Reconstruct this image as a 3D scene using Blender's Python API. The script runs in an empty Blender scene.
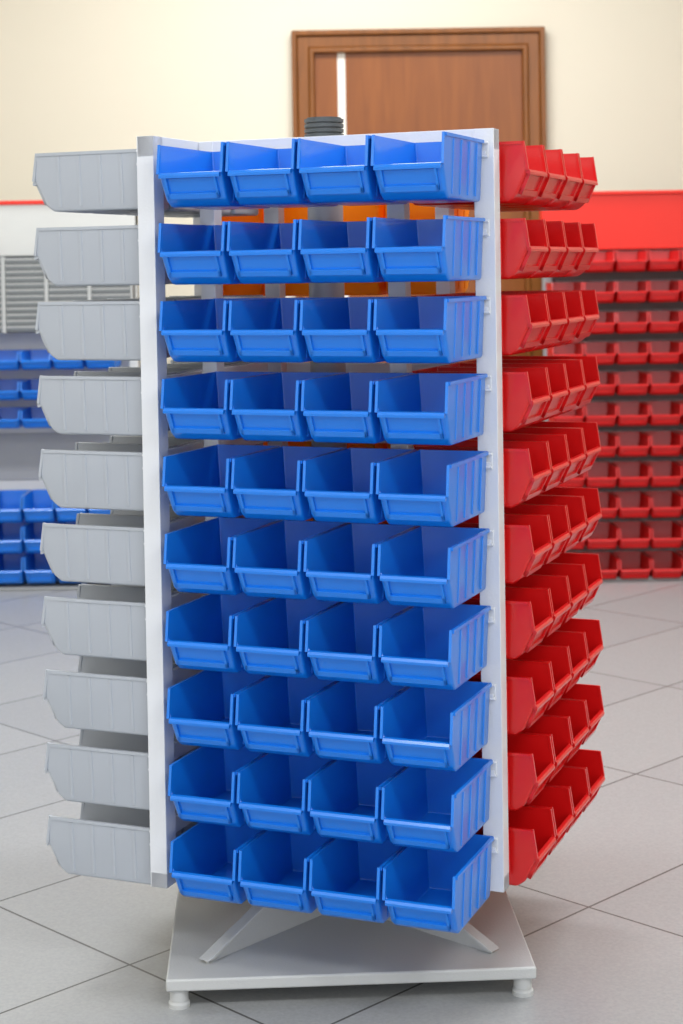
import bpy, bmesh, math
from mathutils import Matrix, Vector
sc=bpy.context.scene
sc.view_settings.view_transform='Standard'
sc.view_settings.exposure=.12
# ---------- helpers ----------
def lin(c):
    c=c/255.
    return c/12.92 if c<=.04045 else ((c+.055)/1.055)**2.4
def rgb(r,g,b): return (lin(r),lin(g),lin(b),1)
def mat(name,col,rough=.4,metal=0,noise=.04,nscale=6,coat=0,bump=0,transl=0):
    m=bpy.data.materials.new(name); m.use_nodes=True
    nt=m.node_tree; b=nt.nodes['Principled BSDF']
    b.inputs['Roughness'].default_value=rough; b.inputs['Metallic'].default_value=metal
    b.inputs['Coat Weight'].default_value=coat; b.inputs['Coat Roughness'].default_value=.12
    tc=nt.nodes.new('ShaderNodeTexCoord'); n=nt.nodes.new('ShaderNodeTexNoise'); n.inputs['Scale'].default_value=nscale
    nt.links.new(tc.outputs['Object'],n.inputs['Vector'])
    mx=nt.nodes.new('ShaderNodeMix'); mx.data_type='RGBA'
    mx.inputs[6].default_value=tuple(c*(1-noise) for c in col[:3])+(1,)
    mx.inputs[7].default_value=tuple(min(1,c*(1+noise)) for c in col[:3])+(1,)
    nt.links.new(n.outputs['Fac'],mx.inputs[0]); nt.links.new(mx.outputs[2],b.inputs['Base Color'])
    if bump:
        bp=nt.nodes.new('ShaderNodeBump'); bp.inputs['Strength'].default_value=bump; bp.inputs['Distance'].default_value=.002
        n2=nt.nodes.new('ShaderNodeTexNoise'); n2.inputs['Scale'].default_value=300
        nt.links.new(tc.outputs['Object'],n2.inputs['Vector'])
        nt.links.new(n2.outputs['Fac'],bp.inputs['Height']); nt.links.new(bp.outputs['Normal'],b.inputs['Normal'])
    if transl:
        tr=nt.nodes.new('ShaderNodeBsdfTranslucent'); ms=nt.nodes.new('ShaderNodeMixShader'); ms.inputs[0].default_value=transl
        nt.links.new(mx.outputs[2],tr.inputs['Color'])
        nt.links.new(b.outputs[0],ms.inputs[1]); nt.links.new(tr.outputs[0],ms.inputs[2])
        nt.links.new(ms.outputs[0],nt.nodes['Material Output'].inputs['Surface'])
    return m
def box(bm,x0,x1,y0,y1,z0,z1,M=None,mi=0):
    vs=[Vector((x,y,z)) for z in (z0,z1) for y in (y0,y1) for x in (x0,x1)]
    if M is not None: vs=[M@v for v in vs]
    v=[bm.verts.new(c) for c in vs]
    for f in ((0,2,3,1),(4,5,7,6),(0,1,5,4),(2,6,7,3),(0,4,6,2),(1,3,7,5)):
        F=bm.faces.new([v[i] for i in f]); F.material_index=mi
def cyl(bm,r1,r2,z0,z1,seg=32,cx=0,cy=0,mi=0):
    a=[];b=[]
    for i in range(seg):
        t=2*math.pi*i/seg
        a.append(bm.verts.new((cx+r1*math.cos(t),cy+r1*math.sin(t),z0)))
        b.append(bm.verts.new((cx+r2*math.cos(t),cy+r2*math.sin(t),z1)))
    for i in range(seg):
        j=(i+1)%seg; F=bm.faces.new((a[i],a[j],b[j],b[i])); F.material_index=mi
    F=bm.faces.new(a[::-1]);F.material_index=mi
    F=bm.faces.new(b);F.material_index=mi
def prism(bm,pts,axis_w,M=None,mi=0):
    w=axis_w/2
    A=[Vector((x,-w,z)) for x,z in pts]; B=[Vector((x,w,z)) for x,z in pts]
    if M is not None: A=[M@a for a in A]; B=[M@b for b in B]
    a=[bm.verts.new(v) for v in A]; b=[bm.verts.new(v) for v in B]
    n=len(pts)
    fs=[bm.faces.new(a),bm.faces.new(b[::-1])]+[bm.faces.new((a[i],b[i],b[(i+1)%n],a[(i+1)%n])) for i in range(n)]
    for f in fs: f.material_index=mi
def finish(bm,name,mats,smooth=True,bevel=0,parent=None,loc=None,rotz=0,ang=35):
    bmesh.ops.recalc_face_normals(bm,faces=bm.faces)
    me=bpy.data.meshes.new(name); bm.to_mesh(me); bm.free()
    if smooth:
        for p in me.polygons: p.use_smooth=True
        me.set_sharp_from_angle(angle=math.radians(ang))
    for m in mats: me.materials.append(m)
    o=bpy.data.objects.new(name,me); sc.collection.objects.link(o)
    if loc: o.location=loc
    o.rotation_euler[2]=rotz
    if parent: o.parent=parent
    if bevel:
        b=o.modifiers.new('bev','BEVEL'); b.width=bevel; b.segments=2; b.limit_method='ANGLE'; b.angle_limit=math.radians(40)
    return o
# ---------- materials ----------
M_blue=mat('blue_plastic',rgb(16,120,224),.3,coat=.3)
M_red=mat('red_plastic',rgb(210,14,16),.3,coat=.3)
M_grayp=mat('gray_plastic',rgb(172,178,188),.38,coat=.1)
M_orange=mat('orange_plastic',rgb(255,176,20),.35,transl=.45)
M_white=mat('white_powder_coat',rgb(222,225,231),.4,bump=.15)
M_base=mat('base_powder_coat',rgb(190,192,193),.42,bump=.2)
M_pole=mat('pole_steel',rgb(165,168,172),.35,metal=.15)
M_dark=mat('dark_cap_plastic',rgb(84,90,94),.45)
M_wall=mat('cream_wall_paint',rgb(226,219,201),.8,noise=.015,nscale=1.2,bump=.2)
M_ceil=mat('ceiling_paint',rgb(240,240,238),.9)
M_redp=mat('red_header_paint',rgb(226,38,20),.4)
M_shelfw=mat('shelf_white',rgb(208,210,209),.5)
M_shelfg=mat('shelf_gray',rgb(160,163,166),.5)
M_shelfd=mat('shelf_mesh_gray',rgb(112,104,106),.5)
M_drawer=mat('drawer_clear_gray',rgb(132,138,142),.25)
M_drawerd=mat('drawer_frame_dark',rgb(86,90,94),.5)
M_drawerl=mat('drawer_label_strip',rgb(186,189,190),.5)
M_slit=mat('door_gap_painted_light',rgb(245,242,232),.7)  # pale colour stands in for light showing through the ajar door
M_wood=bpy.data.materials.new('varnished_wood'); M_wood.use_nodes=True
def woodnodes(m,c1,c2):
    nt=m.node_tree;b=nt.nodes['Principled BSDF'];b.inputs['Roughness'].default_value=.35
    tc=nt.nodes.new('ShaderNodeTexCoord');mp=nt.nodes.new('ShaderNodeMapping');mp.inputs['Scale'].default_value=(14,14,1.2)
    n=nt.nodes.new('ShaderNodeTexNoise');n.inputs['Scale'].default_value=2.5;n.inputs['Detail'].default_value=6;n.inputs['Distortion'].default_value=.6
    cr=nt.nodes.new('ShaderNodeValToRGB');cr.color_ramp.elements[0].position=.3;cr.color_ramp.elements[1].position=.7
    cr.color_ramp.elements[0].color=c1;cr.color_ramp.elements[1].color=c2
    nt.links.new(tc.outputs['Object'],mp.inputs['Vector']);nt.links.new(mp.outputs['Vector'],n.inputs['Vector'])
    nt.links.new(n.outputs['Fac'],cr.inputs['Fac']);nt.links.new(cr.outputs['Color'],b.inputs['Base Color'])
woodnodes(M_wood,rgb(116,68,22),rgb(144,86,32))
M_wood2=bpy.data.materials.new('door_leaf_wood'); M_wood2.use_nodes=True
woodnodes(M_wood2,rgb(128,70,24),rgb(146,83,31))
# floor tiles
FZ=.009
M_floor=bpy.data.materials.new('gray_floor_tiles'); M_floor.use_nodes=True
nt=M_floor.node_tree;b=nt.nodes['Principled BSDF']
tc=nt.nodes.new('ShaderNodeTexCoord');mp=nt.nodes.new('ShaderNodeMapping')
mp.inputs['Rotation'].default_value=(0,0,-math.radians(45)); mp.inputs['Location'].default_value=(.31+6.6,.22+7.44,0)
br=nt.nodes.new('ShaderNodeTexBrick');br.offset=0;br.squash=1
br.inputs['Scale'].default_value=1;br.inputs['Brick Width'].default_value=.66;br.inputs['Row Height'].default_value=.372
br.inputs['Mortar Size'].default_value=.0022;br.inputs['Mortar Smooth'].default_value=.1
br.inputs['Color1'].default_value=rgb(175,177,178);br.inputs['Color2'].default_value=rgb(169,171,173);br.inputs['Mortar'].default_value=rgb(100,100,100)
no=nt.nodes.new('ShaderNodeTexNoise');no.inputs['Scale'].default_value=180;no.inputs['Detail'].default_value=3
mx=nt.nodes.new('ShaderNodeMix');mx.data_type='RGBA';mx.blend_type='MULTIPLY';mx.inputs[0].default_value=.25
nt.links.new(tc.outputs['Object'],mp.inputs['Vector']);nt.links.new(mp.outputs['Vector'],br.inputs['Vector'])
nt.links.new(tc.outputs['Object'],no.inputs['Vector']);nt.links.new(br.outputs['Color'],mx.inputs[6]);nt.links.new(no.outputs['Fac'],mx.inputs[7])
nt.links.new(mx.outputs[2],b.inputs['Base Color']);b.inputs['Roughness'].default_value=.27
# ---------- bin mesh ----------
D0=.1808; OFF=.006; D=D0-OFF; H=.087; P=.1075; ZL=.0455
def make_bin(mats,name,ribs=True):
    hb,ht=.0470,.0515
    hw=lambda z: hb+(ht-hb)*z/H
    prof=[(0,H),(0,0),(-.83*D,0),(-.90*D,.009),(-D,ZL),(-.965*D,H)]
    bm=bmesh.new()
    L=[bm.verts.new((-hw(z),y,z)) for y,z in prof]; R=[bm.verts.new((hw(z),y,z)) for y,z in prof]
    bm.faces.new(L); bm.faces.new(R[::-1])
    for i in range(0,4): bm.faces.new((L[i],L[i+1],R[i+1],R[i]))
    bmesh.ops.recalc_face_normals(bm,faces=bm.faces)
    ed=[e for e in bm.edges if not e.is_boundary]
    bmesh.ops.bevel(bm,geom=ed,offset=.0045,segments=3,profile=.5,affect='EDGES',clamp_overlap=True)
    bmesh.ops.recalc_face_normals(bm,faces=bm.faces)
    low=min(bm.faces,key=lambda f:f.calc_center_median().z)
    if low.normal.z>0: bmesh.ops.reverse_faces(bm,faces=bm.faces)
    bmesh.ops.solidify(bm,geom=bm.faces[:],thickness=.0022)
    for s in (-1,1):
        x0,x1=sorted((s*(ht-.0025),s*(ht+.0016)))
        box(bm,x0,x1,-.965*D,0,H-.0045,H)
    box(bm,-ht,ht,-.0005,.002,H-.004,H+.0005)
    for s in (-1,1):
        dy,dz=(-.965*D+D),(H-ZL)
        ln=math.hypot(dy,dz); ang=math.atan2(dz,dy)
        Mx=Matrix.Translation((0,-D,ZL))@Matrix.Rotation(ang,4,'X')
        x0,x1=sorted((s*(hw(.05)-.0022),s*(hw(.06)+.0012)))
        box(bm,x0,x1,0,ln,-.0012,.0030,Mx)
    zz=ZL-.042
    prism(bm,[(-D-.0040,zz+.036),(-D-.0046,zz+.0395),(-D-.0026,zz+.0430),(-D+.0022,zz+.0440),(-D+.0040,zz+.0420),(-D+.0030,zz+.038)],2*hw(.04)-.004,Matrix(((0,1,0,0),(1,0,0,0),(0,0,1,0),(0,0,0,1))))
    y1,z1,y2,z2=-.90*D,.009,-D,ZL
    ln=math.hypot(y2-y1,z2-z1)
    up=Vector((0,y2-y1,z2-z1)).normalized(); out=Vector((0,-up.z,up.y))
    if out.y>0: out=-out
    Mx=Matrix(((1,0,0,0),(0,up.y,out.y,y1),(0,up.z,out.z,z1),(0,0,0,1)))
    box(bm,-.037,.037,ln*.16,ln*.84,-.0005,.0012,Mx)
    box(bm,-.040,.040,ln*.10,ln*.30,-.0005,.0048,Mx)
    for s in (-1,1):
        x0,x1=sorted((s*.0365,s*.040)); box(bm,x0,x1,ln*.10,ln*.9,-.0005,.0048,Mx)
    if ribs:
        for s in (-1,1):
            for fy in (.16,.36,.56,.76):
                z0,z1_=.007,H-.006
                a0,a1=hw(z0),hw(z1_)
                vs=[]
                for (z,a) in ((z0,a0),(z1_,a1)):
                    for dyy,dx in ((-.0035,-.0008),(-.0018,.0014),(.0018,.0014),(.0035,-.0008)):
                        vs.append(bm.verts.new((s*(a+dx),-fy*D+dyy,z)))
                for i in range(3): bm.faces.new((vs[i],vs[i+1],vs[i+5],vs[i+4]))
                bm.faces.new(vs[0:4]); bm.faces.new(vs[4:8][::-1])
    for s in (-1,1):
        box(bm,s*.028-.008,s*.028+.008,-.001,.0055,H-.020,H-.004)
    bmesh.ops.recalc_face_normals(bm,faces=bm.faces)
    me=bpy.data.meshes.new(name); bm.to_mesh(me); bm.free()
    for p in me.polygons: p.use_smooth=True
    me.set_sharp_from_angle(angle=math.radians(35))
    return me
BIN=make_bin([], 'bin_proto')
def bins(name,material,mats,loc=(0,0,0),rotz=0,parent=None):
    bm=bmesh.new()
    for M in mats:
        t=BIN.copy(); t.transform(M); bm.from_mesh(t); bpy.data.meshes.remove(t)
    me=bpy.data.meshes.new(name); bm.to_mesh(me); bm.free(); me.materials.append(material)
    for p in me.polygons: p.use_smooth=True
    me.set_sharp_from_angle(angle=math.radians(35))
    o=bpy.data.objects.new(name,me); sc.collection.objects.link(o); o.location=loc; o.rotation_euler[2]=rotz
    if parent: o.parent=parent
    return o
# ---------- rotating rack ----------
TH=-.380; eb=.3262; e=.3175; T=.027; q=.1727-T; Z0=1.2023; r=.110; Zt=1.2597; Zb=.172; LIP=.0465
cols=[('blue_storage_bins',M_blue),('red_storage_bins',M_red),('orange_storage_bins',M_orange),('gray_storage_bins',M_grayp)]
for k,(n,m) in enumerate(cols):
    Ms=[]; dz=-.026 if k==2 else 0
    ek=eb-.011 if k==1 else eb
    for i in range(10):
        for j in range(4):
            x=ek-.02-4*P+(j+.5)*P
            Ms.append(Matrix.Rotation(math.pi/2*k,4,'Z')@Matrix.Translation((x,-(q+T+OFF),Z0-i*r-LIP+dz)))
    bins(n,m,Ms,rotz=TH)
rack=bpy.data.objects.new('revolving_bin_rack',None); sc.collection.objects.link(rack)
rack.rotation_euler[2]=TH
for k,cn in enumerate(['front','right','rear','left']):
    bm=bmesh.new(); R=Matrix.Rotation(math.pi/2*k,4,'Z')
    yo,yi=-(q+T),-q
    dzr=-.004 if k==2 else 0
    box(bm,e-.030,e,yo,yi,Zb,Zt,R)
    box(bm,-q,-q+.024,yo,yi,Zb,Zt,R)
    box(bm,-q,e,yo+.001,yi,Zt-.030,Zt,R)
    box(bm,-q,e,yo+.001,yi,Zb,Zb+.022,R)
    for i in range(10):
        zt=Z0-i*r-LIP+H+dzr
        box(bm,-q+.002,e-.008,yo-.001,yo+.003,zt-.026,zt-.002,R)
        box(bm,-q+.002,e-.008,yo-.0055,yo,zt-.005,zt-.002,R)
        box(bm,-q+.002,e-.008,yo-.0055,yo,zt-.024,zt-.021,R)
        box(bm,-q+.002,e-.010,yo-.0055,yo-.004,zt-.021,zt-.015,R)
    finish(bm,'frame_'+cn,[M_white],bevel=.0012,parent=rack)
PX=-.011
bm=bmesh.new()
cyl(bm,.028,.028,.05,Zt+.004,40,cx=PX)
cyl(bm,.036,.034,.05,.12,40,cx=PX)
finish(bm,'pole',[M_pole],parent=rack)
bm=bmesh.new()
for i in range(5):
    z=Zt+.0035+i*.0078
    cyl(bm,.0308,.0312,z,z+.0054,40,cx=PX); cyl(bm,.027,.027,z+.0054,z+.0079,40,cx=PX)
finish(bm,'pole_cap',[M_dark],parent=rack)
bm=bmesh.new()
for z0,z1 in ((Zb+.004,Zb+.018),(Zt-.028,Zt-.012)):
    for k in range(4):
        box(bm,.02,q+.002,-.010,.010,z0,z1,Matrix.Rotation(math.pi/2*k,4,'Z'))
    cyl(bm,.037,.037,z0-.006,z1+.006,32,cx=PX)
finish(bm,'hub_arms',[M_white],parent=rack)
# base
PSI=.0462; S=.2665
base=bpy.data.objects.new('rack_base',None); sc.collection.objects.link(base); base.rotation_euler[2]=PSI
base.parent=rack; base.matrix_parent_inverse=Matrix.Rotation(TH,4,'Z').inverted()
bm=bmesh.new(); box(bm,-S,S,-S,S,.036,.054); finish(bm,'base_plate',[M_base],bevel=.003,parent=base)
bm=bmesh.new()
for k in range(4):
    a=math.radians(45+90*k)
    Mx=Matrix.Rotation(a,4,'Z')
    prism(bm,[(.02,.053),(.297,.053),(.297,.058),(.036,.165),(.02,.165)],.006,Mx)
    prism(bm,[(.289,.060),(.036,.163),(.036,.168),(.304,.060)],.020,Mx)
cyl(bm,.05,.05,.054,.066,32)
finish(bm,'base_gussets',[M_base],bevel=.001,parent=base)
bm=bmesh.new()
for sx in (-1,1):
    for sy in (-1,1):
        cx,cy=sx*(S-.018),sy*(S-.018)
        cyl(bm,.0155,.0155,FZ,FZ+.006,24,cx,cy); cyl(bm,.0155,.012,FZ+.006,FZ+.010,24,cx,cy); cyl(bm,.0135,.0135,FZ+.010,.037,24,cx,cy)
finish(bm,'leveling_feet',[M_base],parent=base)
# ---------- room ----------
YW=3.9; XL=-3.0; XR=3.4; YF=-5.2; HC=2.9
def wall(n,x0,x1,y0,y1,z0,z1,m):
    bm=bmesh.new(); box(bm,x0,x1,y0,y1,z0,z1); return finish(bm,n,[m],smooth=False)
wall('floor',XL-.1,XR+.1,YF,YW+.1,-.1,FZ,M_floor)
wall('ceiling',XL-.1,XR+.1,YF,YW+.1,HC,HC+.1,M_ceil)
wall('wall_back',XL-.1,XR+.1,YW,YW+.1,0,HC,M_wall)
wall('wall_left',XL-.1,XL,YF,YW,0,HC,M_wall)
wall('wall_right',XR,XR+.1,YF,YW,0,HC,M_wall)
# door
DX0,DX1,DZ=-.162,.806,1.976
door=bpy.data.objects.new('door_1',None); sc.collection.objects.link(door); door.location=(0,YW,0)
w=.085
def ushape(bm,a,b2,dep,back=0.):
    out=[(DX0+a,FZ),(DX0+a,DZ-a),(DX1-a,DZ-a),(DX1-a,FZ)]
    inn=[(DX0+b2,FZ),(DX0+b2,DZ-b2),(DX1-b2,DZ-b2),(DX1-b2,FZ)]
    def mk(pts,y): return [bm.verts.new((x,y,z)) for x,z in pts]
    of,nf,ob,nb=mk(out,dep),mk(inn,dep),mk(out,back),mk(inn,back)
    for i in range(3):
        bm.faces.new((of[i],of[i+1],nf[i+1],nf[i]))
        bm.faces.new((of[i],of[i+1],ob[i+1],ob[i]))
        bm.faces.new((nf[i],nf[i+1],nb[i+1],nb[i]))
        bm.faces.new((ob[i],ob[i+1],nb[i+1],nb[i]))
    for i in (0,3): bm.faces.new((of[i],nf[i],nb[i],ob[i]))
bm=bmesh.new()
ushape(bm,0,.020,-.048); ushape(bm,.0201,.066,-.034); ushape(bm,.0661,.085,-.042)
finish(bm,'door_frame',[M_wood],bevel=.005,parent=door)
bm=bmesh.new()
zt=DZ-w
box(bm,DX0+w,.012,-.014,-.001,.012,zt); box(bm,.042,DX1-w,-.014,-.001,.012,zt)
finish(bm,'door_leaf',[M_wood2],bevel=.002,parent=door)
bm=bmesh.new(); box(bm,.012,.042,-.010,-.001,.012,zt); finish(bm,'door_gap',[M_slit],parent=door)  # solid strip between the leaves, coloured as the light behind them
# ---------- background shelving right ----------
YS=3.14
bm=bmesh.new()
X0,X1=.700,2.25
box(bm,X0,X1,YS,YS+.03,.03,1.31,mi=2)
for x in (X0,X1-.03): box(bm,x,x+.03,YS-.03,YS,FZ,1.31,mi=0)
box(bm,X0,X1,YS-.16,YS+.03,FZ,.020,mi=0)
box(bm,X0-.005,X1+.005,YS-.045,YS+.032,1.115,1.312,mi=1)
box(bm,X0-.005,X1+.005,YS-.055,YS-.045,1.300,1.312,mi=1)
for i in range(11):
    zc=1.076-.1025*i
    box(bm,X0+.02,X1-.02,YS-.008,YS,zc+.015,zc+.038,mi=0)
rs=finish(bm,'red_bin_shelving',[M_shelfg,M_redp,M_shelfd],bevel=.002)
Ms=[]
for i in range(11):
    zc=1.076-.1025*i
    for j in range(14):
        Ms.append(Matrix.Translation((X0+.005+.1075*(j+.5),YS-.015,zc-.037))@Matrix.Diagonal((1,1,.80,1)))
bins('red_bins',M_red,Ms,parent=rs)
# ---------- background shelving left ----------
bm=bmesh.new()
X0,X1=-2.15,-.68
box(bm,X0,X1,YS,YS+.03,.03,1.305,mi=0)
for x in (X0,X1-.03): box(bm,x,x+.03,YS-.04,YS+.03,FZ,1.305,mi=0)
box(bm,X0,X1,YS-.16,YS+.03,FZ,.020,mi=1)
box(bm,X0,X1,YS-.05,YS+.03,1.125,1.300,mi=0)
box(bm,X0-.003,X1+.003,YS-.056,YS+.032,1.298,1.312,mi=2)
box(bm,X0+.03,X1-.03,YS-.004,YS,.36,.52,mi=1)
bs=finish(bm,'blue_bin_shelving',[M_shelfw,M_shelfg,M_redp],bevel=.002)
bm=bmesh.new()
xa,xb=X0+.03,X1-.005
box(bm,xa,xb,YS-.11,YS-.041,.868,1.122,mi=1)
nr=12; dz=(1.118-.872)/nr; nx=10; dxx=(xb-xa)/nx
for j in range(nx+1): box(bm,max(xa,xa+dxx*j-.006),min(xb,xa+dxx*j+.006),YS-.122,YS-.105,.868,1.122,mi=2)
for i in range(nr):
    for j in range(nx):
        a=xa+dxx*j+.008; z=.872+dz*i+.002
        box(bm,a,a+dxx-.016,YS-.116,YS-.105,z,z+dz-.004,mi=0)
        box(bm,a,a+dxx-.016,YS-.124,YS-.112,z+dz*.55,z+dz*.8,mi=2)
finish(bm,'small_parts_drawer_cabinet',[M_drawer,M_drawerd,M_drawerl],parent=bs)
Ms=[]
for zc in (.775,.675,.580):
    for j in range(13): Ms.append(Matrix.Translation((-.735-P*(j+.5),YS-.006,zc-.03))@Matrix.Diagonal((1,1,.70,1)))
for zc in (.275,.172,.070):
    for j in range(13): Ms.append(Matrix.Translation((-.735-P*(j+.5),YS-.006,zc-.04))@Matrix.Diagonal((1,1,1.05,1)))
bins('blue_bins',M_blue,Ms,parent=bs)
# ---------- lights ----------
def area(n,loc,sx,sy,pw,rot=(0,0,0),col=(.98,.99,1)):
    l=bpy.data.lights.new(n,'AREA');l.shape='RECTANGLE';l.size=sx;l.size_y=sy;l.energy=pw;l.color=col
    o=bpy.data.objects.new(n,l);sc.collection.objects.link(o);o.location=loc;o.rotation_euler=rot
for i,(x,y) in enumerate([(-1.5,-2.6),(1.4,-2.6),(-1.5,.6),(1.4,.6),(0,2.6)]):
    area('ceiling_light',(x,y,HC-.05),1.2,.5,44)
w=bpy.data.worlds.new('World');sc.world=w;w.use_nodes=True
w.node_tree.nodes['Background'].inputs[0].default_value=(.94,.97,1,1);w.node_tree.nodes['Background'].inputs[1].default_value=1.6
# ---------- camera ----------
cam=bpy.data.cameras.new('camera');co=bpy.data.objects.new('camera',cam);sc.collection.objects.link(co);sc.camera=co
cam.sensor_fit='VERTICAL';cam.sensor_height=36;cam.lens=1709.99/1024*36;cam.shift_y=(314.03-512)/1024
cam.dof.use_dof=True;cam.dof.focus_distance=2.35;cam.dof.aperture_fstop=8
co.matrix_world=Matrix.Translation((.0125,-2.6928,1.0652))@Matrix.Rotation(math.pi/2-.0266,4,'X')@Matrix.Rotation(-.0162,4,'Z')
